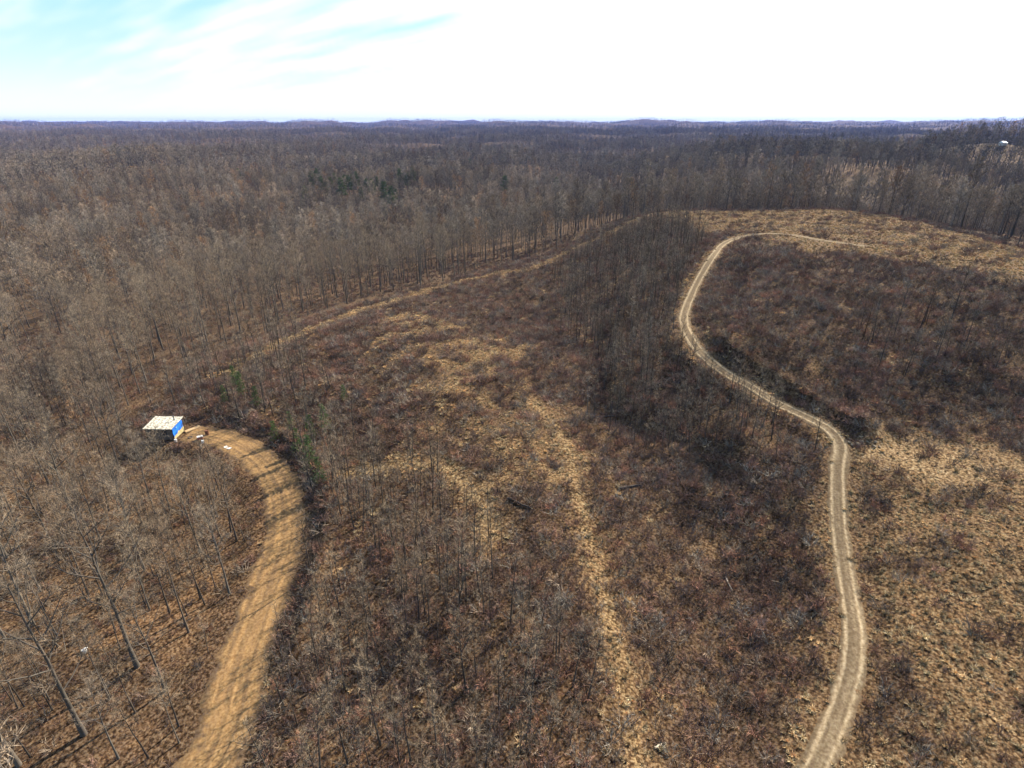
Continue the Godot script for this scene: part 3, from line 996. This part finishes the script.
func place_cover() -> void:
	var brown := Color(0.12, 0.078, 0.058)
	var shrubs := [make_shrub(1.0, 20, 0.03, brown), make_shrub(1.0, 24, 0.03, Color(0.165, 0.092, 0.066)), make_shrub(1.15, 18, 0.032, Color(0.16, 0.13, 0.10)), make_shrub(0.8, 24, 0.028, Color(0.085, 0.06, 0.05))]
	var tufts := [make_tuft(0.42, 46, 0.04, Color(0.46, 0.335, 0.185)), make_tuft(0.38, 46, 0.04, Color(0.42, 0.275, 0.145)), make_tuft(0.48, 42, 0.04, Color(0.40, 0.30, 0.17))]
	var sw := [[], [], [], []]
	var st := [[], [], [], []]
	var gw := [[], [], []]
	var gt := [[], [], []]
	var step := 0.72
	var z := -14.0
	while z > -238.0:
		var x := -150.0
		while x < 150.0:
			var px := x + rng.randf_range(-0.45, 0.45) * step
			var pz := z + rng.randf_range(-0.45, 0.45) * step
			x += step
			if not in_view(px, pz, 1.02): continue
			var clear := grid(clear_g, px, pz)
			var rd := grid(road_d, px, pz, 50.0)
			if rd < -1.0 and px > 10.0 and rng.randf() < 0.5:      # the grassy middle of the track
				var kk := rng.randi() % 3
				gw[kk].append(pose(spot(px, pz) + Vector3(0, 0.08, 0), rng.randf_range(0.25, 0.45), 0.8, 0.3)); gt[kk].append(tint_of(0.08))
			if rd < -0.25: continue
			var b := mid.get_noise_2d(px * 3.1 + 300, pz * 3.1)
			var c := fine.get_noise_2d(px * 1.2, pz * 1.2)
			var pick := rng.randf()
			var p := spot(px, pz)
			if clear < 0.5:
				# under the wood: scattered low brush and seedlings
				if pick < (0.26 if pz < -88.0 else 0.12) + 0.25 * grid(young_g, px, pz):
					var k := rng.randi() % 4
					sw[k].append(pose(p, rng.randf_range(0.4, 1.1))); st[k].append(tint_of(0.1))
				continue
			var gr := grass_amount(px, pz, b, c)
			if grid(trail_d, px, pz, 50.0) < 0.0 and pick > 0.3: continue
			if pick < gr * 0.9:
				var k := rng.randi() % 3
				var bare := grid(bare_g, px, pz)
				for twice in 2:
					if rng.randf() < bare * 0.7: continue
					var q := spot(px + rng.randf_range(-0.4, 0.4), pz + rng.randf_range(-0.4, 0.4))
					gw[k].append(pose(q, rng.randf_range(0.4, 0.9) + 0.7 * pow(rng.randf(), 4.0), rng.randf_range(0.55, 1.15), 0.35)); gt[k].append(tint_of(0.08, 0.5 * b))
			elif pick < gr * 0.9 + (1.0 - gr) * (0.82 + 0.5 * mid.get_noise_2d(px * 1.3 + 80, pz * 1.3)) and rd > 0.3:
				var k := rng.randi() % 4
				sw[k].append(pose(p, rng.randf_range(0.45, 1.35), rng.randf_range(0.6, 1.2))); st[k].append(tint_of(0.13, 0.25 + 0.7 * mid.get_noise_2d(px * 2.0 - 90, pz * 2.0)))
		z -= step * (1.0 if z > -130.0 else 1.35)
	var brush := stuff("brush", "dark reddish brown leafless brush covering the cleared slopes", "brush")
	var total := 0
	for k in 4:
		multi("brush_clumps", shrubs[k], M.plant, sw[k], st[k], brush)
		total += sw[k].size()
	var grass := stuff("dry_grass", "dry straw coloured grass tufts on field, crest and trails", "grass")
	for k in 3:
		multi("grass_tufts", tufts[k], M.straw, gw[k], gt[k], grass)
		total += gw[k].size()
	print("cover copies ", total)

const CEDARS := [[-45.7, -87.0, 1.1], [-47.9, -85.4, 0.8], [-41.6, -83.1, 0.9], [-48.5, -90.8, 1], [-33.3, -75.3, 0.8], [-29.4, -72.6, 1], [-27.7, -74.0, 1.1], [-26.6, -81.2, 0.7], [-30.1, -69.4, 1], [-27.2, -65.5, 1.2], [-24.5, -61.1, 1], [-35.4, -74.0, 0.9]]
const PINES := [[-135, -427, 0.97], [-133, -441, 0.81], [-115, -423, 1.00], [-112, -434, 1.02], [-102, -421, 0.88], [-96, -412, 0.95], [-113, -397, 1.18], [-82, -384, 1.19], [-146, -440, 0.99], [-135, -459, 0.77], [-123, -442, 0.89], [-123, -463, 0.74], [-98, -438, 0.75], [-78, -400, 0.72], [-101, -400, 0.81], [-82, -441, 0.99], [-129, -418, 0.89], [-147, -455, 0.94], [-76, -375, 1.13], [-140, -404, 0.90], [-75, -432, 0.90], [-72, -441, 1.05], [-5, -428, 1.09], [-251, -556, 1.15], [34, -463, 1.03], [137, -763, 0.89], [170, -798, 1.15], [-109, -911, 1.19], [-45, -651, 0.99]]

func place_evergreens() -> void:
	var cedar := []
	for k in 3: cedar.append(make_evergreen(4.2, 0.08, 1.2, 14, Color(0.085, 0.125, 0.045), 0.8))
	var pine := []
	for k in 3: pine.append(make_evergreen(18.0, 0.45, 3.4, 13, Color(0.095, 0.115, 0.055), 1.4))
	var words := ["nearest the dirt road bend", "just behind the cabin", "up the bank behind the cabin", "highest on the bank", "between bank and dirt road", "at the foot of the cleared ridge", "beside the dirt road's outer bank", "lowest on the outer bank", "tall one above the road bend", "tallest above the road bend", "right of the road bend", "between barrel and bank"]
	for n in CEDARS.size():
		var c: Array = CEDARS[n]
		var t := thing("cedar_tree", "small green cedar in the bare thicket, %s" % words[n], "tree", spot(c[0], c[1]), rng.randf() * TAU, "small cedars above the dirt road")
		t.scale = Vector3.ONE * c[2]
		part("trunk", cedar[n % 3].trunk, M.plant, t)
		part("crown", cedar[n % 3].crown, M.plant, t)
	for n in PINES.size():
		var c: Array = PINES[n]
		var t := thing("pine_tree", pine_label(n, c[2]), "tree", spot(c[0], c[1]), rng.randf() * TAU, "dark pines in the far wood")
		t.scale = Vector3.ONE * c[2]
		part("trunk", pine[n % 3].trunk, M.plant, t)
		part("crown", pine[n % 3].crown, M.plant, t)

func pine_label(n: int, sc: float) -> String:
	if n < 22: return ["tallest", "tall", "small"][0 if sc > 1.3 else (1 if sc > 1.1 else 2)] + " dark pine in the evergreen patch left of centre in the far wood"
	return ["lone dark pine right of the evergreen patch", "lone dark pine far left in the wood", "dark pine above the head of the gully", "dark pine near the horizon at centre", "second dark pine near the horizon at centre", "dark pine near the horizon left of centre", "dark pine behind the evergreen patch"][(n - 22) % 7]

# ---------------------------------------------------------------- built things
func box(size: Vector3) -> BoxMesh:
	var b := BoxMesh.new()
	b.size = size
	return b

func quad_sheet(f: Callable, nu: int, nv: int, thick: float) -> ArrayMesh:
	# a thin closed sheet from a surface function f(u, v)
	var st := SurfaceTool.new()
	st.begin(Mesh.PRIMITIVE_TRIANGLES)
	st.set_smooth_group(-1)
	var top := []
	var bot := []
	for j in nv + 1:
		for i in nu + 1:
			var p: Vector3 = f.call(float(i) / nu, float(j) / nv)
			var du: Vector3 = f.call(float(i) / nu + 0.01, float(j) / nv) - p
			var dv: Vector3 = f.call(float(i) / nu, float(j) / nv + 0.01) - p
			var n := du.cross(dv).normalized()
			top.append(p + n * thick * 0.5)
			bot.append(p - n * thick * 0.5)
	var q := func(a, b, c, d):
		for k in [a, b, c, c, b, d]: st.add_vertex(k)
	for j in nv:
		for i in nu:
			var o := j * (nu + 1) + i
			q.call(top[o], top[o + nu + 1], top[o + 1], top[o + nu + 2])
			q.call(bot[o], bot[o + 1], bot[o + nu + 1], bot[o + nu + 2])
	for i in nu:
		q.call(top[i], top[i + 1], bot[i], bot[i + 1])
		var o := nv * (nu + 1) + i
		q.call(top[o + 1], top[o], bot[o + 1], bot[o])
	for j in nv:
		var o := j * (nu + 1)
		q.call(top[o + nu + 1], top[o], bot[o + nu + 1], bot[o])
		o += nu
		q.call(top[o], top[o + nu + 1], bot[o], bot[o + nu + 1])
	st.generate_normals()
	return st.commit()

func stained(col: Color, lo: float, freq: float, sd: int, scale: float, rough := 0.8) -> StandardMaterial3D:
	var m := plain(col, rough)
	m.albedo_texture = ImageTexture.create_from_image(remap_image(noise_image(sd, freq, 4, FastNoiseLite.TYPE_SIMPLEX_SMOOTH, 256), lo, 1.15, 0.06))
	m.uv1_triplanar = true
	m.uv1_world_triplanar = true
	m.uv1_scale = Vector3.ONE * scale
	return m

func make_cabin() -> void:
	# low shack: board walls, shallow single-pitch roof of pale sheets with leaf stains, blue tarp over the end wall
	var at := spot(-53.6, -77.1)
	at.y += 0.12
	var t := thing("cabin", "small dark board shack with pale stained sheet roof beside the dirt road", "shack", at, deg_to_rad(-1.5))
	var w := 4.1
	var d := 2.9
	var hf := 1.95
	var hb := 2.25
	var board := stained(Color(0.23, 0.195, 0.165), 0.4, 0.03, 31, 0.7)
	var pale := stained(Color(0.62, 0.61, 0.53), 0.4, 0.02, 33, 0.45, 0.7)
	var yellow := stained(Color(0.50, 0.44, 0.24), 0.6, 0.04, 35, 0.5)
	var dark := plain(Color(0.03, 0.026, 0.022))
	part("floor", box(Vector3(w - 0.1, 0.14, d - 0.1)), board, t, Vector3(0, 0.0, 0))
	for x in [-1.7, -0.6, 0.6, 1.7]:
		for z in [-1.1, 1.1]: part("foundation_block", box(Vector3(0.4, 0.6, 0.4)), stained(Color(0.3, 0.29, 0.27), 0.6, 0.05, 36, 0.6) if not M.has("block") else M.block, t, Vector3(x, -0.36, z))
	# front wall of upright boards with a door and two windows
	var n := 20
	for k in n:
		var x := -w * 0.5 + (k + 0.5) * w / n
		var top := hf - 0.02
		var low := 0.07
		if absf(x + 1.1) < 0.42 or absf(x - 0.8) < 0.42:
			part("board", box(Vector3(w / n - 0.02, 0.74, 0.04)), board, t, Vector3(x, 0.44, d * 0.5 + 0.003 * (k % 3)))
			part("board", box(Vector3(w / n - 0.02, 0.32, 0.04)), board, t, Vector3(x, top - 0.16, d * 0.5 + 0.003 * (k % 3)))
			continue
		part("board", box(Vector3(w / n - 0.02, top - low, 0.04)), board, t, Vector3(x, (top + low) * 0.5, d * 0.5 + 0.003 * (k % 3)))
	for x in [-1.1, 0.8]:
		var f := part("window", box(Vector3(0.9, 0.84, 0.05)), plain(Color(0.16, 0.15, 0.14)), t, Vector3(x, 1.22, d * 0.5 - 0.03))
		part("pane", box(Vector3(0.76, 0.70, 0.02)), plain(Color(0.02, 0.025, 0.03), 0.1, 0.5), f, Vector3(0, 0, 0.03))
	# back and end walls
	part("back_wall", box(Vector3(w, hb - 0.1, 0.06)), board, t, Vector3(0, hb * 0.5, -d * 0.5))
	for s in [-1.0, 1.0]:
		for k in 13:
			var z: float = -d * 0.5 + 0.1 + (k + 0.5) * (d - 0.2) / 13.0
			var hh := lerpf(hb, hf, (z + d * 0.5) / d) - 0.04
			if s > 0.0:
				part("board", box(Vector3(0.04, 0.95, d / 13.0 - 0.03)), yellow, t, Vector3(w * 0.5, 0.55, z))
				part("board", box(Vector3(0.04, hh - 1.05, d / 13.0 - 0.03)), board, t, Vector3(w * 0.5, (hh + 1.05) * 0.5, z))
			else:
				part("board", box(Vector3(0.04, hh - 0.07, d / 13.0 - 0.03)), board, t, Vector3(s * w * 0.5, (hh + 0.07) * 0.5, z))
	for x in [-w * 0.5, w * 0.5]:
		for z in [-d * 0.5 + 0.02, d * 0.5 - 0.02]:
			part("corner_post", box(Vector3(0.1, (hb if z < 0.0 else hf) - 0.05, 0.1)), dark, t, Vector3(x, 0.5 * (hb if z < 0.0 else hf), z))
	# roof of overlapping sheets on a slope
	var pitch := atan2(hb - hf, d)
	var slope := (d + 0.5) / cos(pitch)
	var rf := part("roof", box(Vector3(w + 0.3, 0.05, slope)), dark, t, Vector3(0, (hf + hb) * 0.5 + 0.03, 0), Vector3(pitch, 0, 0))
	var sheets := 6
	for k in sheets:
		var x := -(w + 0.36) * 0.5 + (k + 0.5) * (w + 0.36) / sheets
		part("roof_sheet", box(Vector3((w + 0.36) / sheets - 0.015, 0.02, slope + 0.06)), pale, rf, Vector3(x, 0.045 + 0.008 * (k % 2), 0.0))
	part("stove_pipe", cyl(0.08, 0.08, 0.9, 12), plain(Color(0.08, 0.08, 0.085), 0.5), t, Vector3(1.35, hb + 0.35, -0.7))
	# blue tarp on the end wall, hung from the eave, its lower hem lifted towards the back
	var hang := func(u: float, v: float) -> Vector3:
		var z := lerpf(d * 0.5 + 0.05, -d * 0.5 + 0.25, u)
		var low := lerpf(0.5, 0.95, u)
		var y := lerpf(lerpf(hf, hb, u) + 0.02, low, v)
		return Vector3(0.06 + 0.05 * sin(u * 17.0 + v * 2.0) * v + 0.04 * sin(v * 9.0 + u * 4.0), y, z)
	var tp := thing("tarp", "bright blue tarp hung over the end wall of the shack", "tarp", at, t.rotation.y)
	tp.position = t.transform * Vector3(w * 0.5 + 0.02, 0, 0)
	part("sheet", quad_sheet(hang, 20, 14, 0.02), stained(Color(0.022, 0.15, 0.62), 0.75, 0.03, 39, 0.6, 0.45), tp)
	part("patch", box(Vector3(0.02, 0.14, 0.2)), plain(Color(0.3, 0.4, 0.6), 0.5), tp, Vector3(0.15, 1.7, 0.55))

func cyl(top: float, bottom: float, h: float, sides := 16) -> CylinderMesh:
	var c := CylinderMesh.new()
	c.top_radius = top
	c.bottom_radius = bottom
	c.height = h
	c.radial_segments = sides
	c.rings = 1
	return c

func lathe(profile: Array, sides := 18) -> ArrayMesh:
	var st := SurfaceTool.new()
	st.begin(Mesh.PRIMITIVE_TRIANGLES)
	st.set_smooth_group(-1)
	for k in profile.size() - 1:
		for s in sides:
			var a := TAU * s / sides
			var b := TAU * (s + 1) / sides
			var p: Vector2 = profile[k]
			var q: Vector2 = profile[k + 1]
			var p0 := Vector3(cos(a) * p.x, p.y, sin(a) * p.x)
			var p1 := Vector3(cos(b) * p.x, p.y, sin(b) * p.x)
			var q0 := Vector3(cos(a) * q.x, q.y, sin(a) * q.x)
			var q1 := Vector3(cos(b) * q.x, q.y, sin(b) * q.x)
			for x in [p0, p1, q0, q0, p1, q1]: st.add_vertex(x)
	st.generate_normals()
	return st.commit()

func make_yard_things() -> void:
	var white := plain(Color(0.5, 0.49, 0.47), 0.5, 0.5)
	var red := plain(Color(0.35, 0.06, 0.05), 0.5, 0.5)
	var black := plain(Color(0.03, 0.03, 0.032), 0.7)
	var p: Vector3
	for k in 2:
		p = spot([[-51.1, -75.1], [-46.6, -74.4]][k][0], [[-51.1, -75.1], [-46.6, -74.4]][k][1])
		var b := thing("bucket", ["white bucket standing in front of the shack's tarp end", "white bucket beside the red cooler by the road"][k], "bucket", p, 0.3 * k, "white buckets in the yard")
		part("pail", lathe([Vector2(0.0, 0.02), Vector2(0.16, 0.02), Vector2(0.19, 0.44), Vector2(0.205, 0.44), Vector2(0.205, 0.47), Vector2(0.18, 0.47), Vector2(0.15, 0.06), Vector2(0, 0.06)]), white, b)
		part("lid", lathe([Vector2(0.0, 0.475), Vector2(0.21, 0.475), Vector2(0.215, 0.49), Vector2(0.19, 0.51), Vector2(0.0, 0.505)]), white, b)
	p = spot(-47.6, -75.6)
	var c := thing("cooler", "red and white cooler on the ground beside the dirt road", "cooler", p, 0.5)
	part("body", box(Vector3(0.75, 0.42, 0.45)), red, c, Vector3(0, 0.23, 0))
	part("lid", box(Vector3(0.79, 0.1, 0.49)), white, c, Vector3(0, 0.492, 0))
	for s in [-1, 1]: part("handle", box(Vector3(0.04, 0.08, 0.24)), white, c, Vector3(s * 0.4, 0.32, 0))
	p = spot(-42.2, -72.9)
	var s := thing("metal_sheet", "bent pale roofing sheet lying at the edge of the dirt road", "sheet", p + Vector3(0, 0.08, 0), -0.55)
	part("panel", quad_sheet(func(u, v): return Vector3((u - 0.5) * 1.3, 0.03 * sin(u * 30.0) + 0.18 * pow(absf(u - 0.4), 2.0) * 2.0, (v - 0.5) * 0.5), 30, 4, 0.012), plain(Color(0.45, 0.45, 0.44), 0.5, 0.5), s)
	p = spot(-49.4, -76.1)
	var y := thing("tyre", "old black tyre lying by the shack's tarp end", "tyre", p, 0.0)
	var tor := TorusMesh.new()
	tor.inner_radius = 0.19
	tor.outer_radius = 0.36
	tor.rings = 28
	tor.ring_segments = 12
	part("casing", tor, black, y, Vector3(0, 0.08, 0))
	p = spot(-47.1, -76.8)
	var br := thing("barrel", "rusty dark barrel standing between shack and dirt road", "barrel", p, 0.0)
	part("drum", lathe([Vector2(0, 0), Vector2(0.29, 0), Vector2(0.3, 0.02), Vector2(0.29, 0.28), Vector2(0.305, 0.3), Vector2(0.29, 0.32), Vector2(0.29, 0.58), Vector2(0.305, 0.6), Vector2(0.29, 0.62), Vector2(0.3, 0.88), Vector2(0.28, 0.88), Vector2(0.27, 0.84), Vector2(0, 0.84)]), stained(Color(0.16, 0.075, 0.045), 0.5, 0.05, 44, 1.5), br)
	p = spot(-50.4, -78.8)
	var pl := thing("plank_pile", "small pile of pale planks at the shack's road end", "planks", p, 0.9)
	var wood := stained(Color(0.42, 0.30, 0.17), 0.7, 0.05, 45, 1.0)
	for k in 9: part("plank", box(Vector3(2.3, 0.05, 0.2)), wood, pl, Vector3(rng.randf_range(-0.1, 0.1), 0.05 + 0.056 * (k / 3), (k % 3 - 1) * 0.23), Vector3(0, rng.randf_range(-0.06, 0.06), 0))
	p = spot(-40.5, -38.8)
	var bg := thing("feed_bag", "crumpled white bag among the trees left of the dirt road", "bag", p, 0.4)
	part("sack", lathe([Vector2(0, 0), Vector2(0.30, 0.02), Vector2(0.36, 0.14), Vector2(0.27, 0.3), Vector2(0.10, 0.42), Vector2(0.15, 0.5), Vector2(0.03, 0.47)], 9), white, bg).rotation = Vector3(0.3, 0, 1.2)
	# pale rocks heaped at the bend of the gravel track
	var rock := stained(Color(0.25, 0.205, 0.15), 0.6, 0.05, 51, 0.8)
	var shapes := []
	for k in 4: shapes.append(rock_mesh(60 + k))
	var words := ["largest pale rock heaped at the bend of the gravel track", "second pale rock at the bend of the gravel track", "pale rock in the heap at the gravel track bend"]
	for k in 16:
		var ctr := Vector2(45.0, -63.3)
		var q := spot(ctr.x + rng.randf_range(-1.8, 1.8), ctr.y + rng.randf_range(-0.9, 0.9))
		var sc := 0.5 if k == 0 else (0.42 if k == 1 else rng.randf_range(0.15, 0.32))
		var o := MeshInstance3D.new()
		o.name = called("rock")
		o.mesh = shapes[k % 4]
		o.material_override = rock
		o.position = q + Vector3(0, sc * 0.22, 0)
		o.rotation = Vector3(rng.randf() * 0.5, rng.randf() * TAU, rng.randf() * 0.5)
		o.scale = Vector3.ONE * sc
		o.set_meta("label", words[mini(k, 2)])
		o.set_meta("category", "rock")
		o.set_meta("group", "pale rocks at the track bend")
		add_child(o)

func rock_mesh(sd: int) -> ArrayMesh:
	var n := FastNoiseLite.new()
	n.seed = sd
	n.frequency = 0.9
	var sp := SphereMesh.new()
	sp.radial_segments = 12
	sp.rings = 7
	var a := sp.get_mesh_arrays()
	var v: PackedVector3Array = a[Mesh.ARRAY_VERTEX]
	var st := SurfaceTool.new()
	st.begin(Mesh.PRIMITIVE_TRIANGLES)
	st.set_smooth_group(-1)
	for i in a[Mesh.ARRAY_INDEX]:
		var p: Vector3 = v[i] * 2.0
		var q := p * (0.75 + 0.6 * n.get_noise_3dv(p)) * Vector3(1.0, 0.62, 0.85)
		st.add_vertex(q)
	st.generate_normals()
	return st.commit()

const LOGS := [[11.2, -27.8, -0.55, 1.1, 0.1, 0, "short white log lying at the foot of the grass trail"],
	[14.0, -76.7, -0.3, 4, 0.18, 2, "dark log across the gully head beside the young trees"],
	[22.4, -44.9, 1.45, 1.6, 0.09, 0, "short pale log in the red brush left of the gravel track"],
	[0.9, -54.1, 0.6, 3.4, 0.16, 2, "dark log in the brush left of the grass trail"],
	[14.5, -58.2, -0.3, 3, 0.18, 2, "dark log right of the grass trail's upper end"],
	[-7.1, -34.1, -0.5, 2.6, 0.16, 2, "dark rotten log in the thicket right of the dirt road"]]

func make_logs() -> void:
	var pale := stained(Color(0.42, 0.38, 0.31), 0.7, 0.05, 71, 1.0)
	var grey := stained(Color(0.20, 0.17, 0.14), 0.6, 0.05, 72, 1.0)
	var dark := stained(Color(0.06, 0.05, 0.043), 0.6, 0.05, 73, 1.0)
	var cut := plain(Color(0.5, 0.38, 0.22))
	for n in LOGS.size():
		var a: Array = LOGS[n]
		var ln: float = a[3]
		var r: float = a[4]
		var dir := Vector3(cos(a[2]), 0, sin(a[2]))
		var p0 := spot(a[0] - dir.x * ln * 0.5, a[1] - dir.z * ln * 0.5)
		var p1 := spot(a[0] + dir.x * ln * 0.5, a[1] + dir.z * ln * 0.5)
		var mid_p := (p0 + p1) * 0.5 + Vector3(0, r * 0.8, 0)
		var t := thing("fallen_log", a[6], "log", mid_p, 0.0, "fallen logs in the clearing")
		var g := Geo.new()
		var path := PackedVector3Array()
		var rad := PackedFloat32Array()
		for k in 6:
			var u := k / 5.0
			path.append(p0.lerp(p1, u) - (p0 + p1) * 0.5 + Vector3(rng.randf_range(-0.05, 0.05), rng.randf_range(-0.02, 0.05), rng.randf_range(-0.05, 0.05)))
			rad.append(lerpf(r, r * 0.6, u))
		g.tube(path, rad, 8, Color.WHITE)
		part("bark", g.mesh(), [pale, grey, dark][a[5]], t)
		for k in 2:
			var e := part("cut_end", cyl(rad[0 if k == 0 else 5] * 0.97, rad[0 if k == 0 else 5] * 0.97, 0.02, 10), cut, t, path[0 if k == 0 else 5])
			e.basis = Basis(Quaternion(Vector3.UP, (path[5] - path[0]).normalized()))
		if ln > 3.0:
			for k in 3:
				var u := rng.randf_range(0.4, 0.95)
				var b := Geo.new()
				var s := path[0].lerp(path[5], u)
				var q := s + (rdir() + Vector3(0, 0.9, 0)).normalized() * rng.randf_range(0.5, 1.3)
				b.tube(PackedVector3Array([s, q]), PackedFloat32Array([r * 0.35, 0.015]), 5, Color.WHITE)
				part("branch_stub", b.mesh(), [pale, grey, dark][a[5]], t)

func make_far_house() -> void:
	var t := thing("far_house", "white roofed house on the far wooded hillside at the right", "house", spot(435, -548), 0.5)
	var wall := plain(Color(0.55, 0.53, 0.5))
	var roof := plain(Color(0.82, 0.83, 0.84), 0.5)
	part("wall", box(Vector3(17, 5.2, 9)), wall, t, Vector3(0, 2.4, 0))
	var st := SurfaceTool.new()
	st.begin(Mesh.PRIMITIVE_TRIANGLES)
	st.set_smooth_group(-1)
	var e := [Vector3(-9.2, 4.9, 5.4), Vector3(9.2, 4.9, 5.4), Vector3(-9.2, 4.9, -5.4), Vector3(9.2, 4.9, -5.4), Vector3(-9.2, 8.6, 0), Vector3(9.2, 8.6, 0)]
	for f in [[0, 4, 1], [1, 4, 5], [3, 5, 2], [2, 5, 4], [0, 2, 4], [1, 5, 3], [0, 1, 2], [2, 1, 3]]:
		for k in f: st.add_vertex(e[k])
	st.generate_normals()
	var rf := part("roof", st.commit(), roof, t)
	part("chimney", box(Vector3(0.9, 2.2, 0.9)), plain(Color(0.3, 0.16, 0.12)), rf, Vector3(4, 8.6, 0.8))
	for x in [-6.0, -2.8, 2.8, 6.0]: part("window", box(Vector3(1.2, 1.6, 0.1)), plain(Color(0.03, 0.035, 0.04), 0.1, 0.5), t, Vector3(x, 2.9, 4.52))
	part("door", box(Vector3(1.1, 2.2, 0.1)), plain(Color(0.2, 0.08, 0.06)), t, Vector3(0, 1.3, 4.52))
	t.scale = Vector3.ONE * 0.42
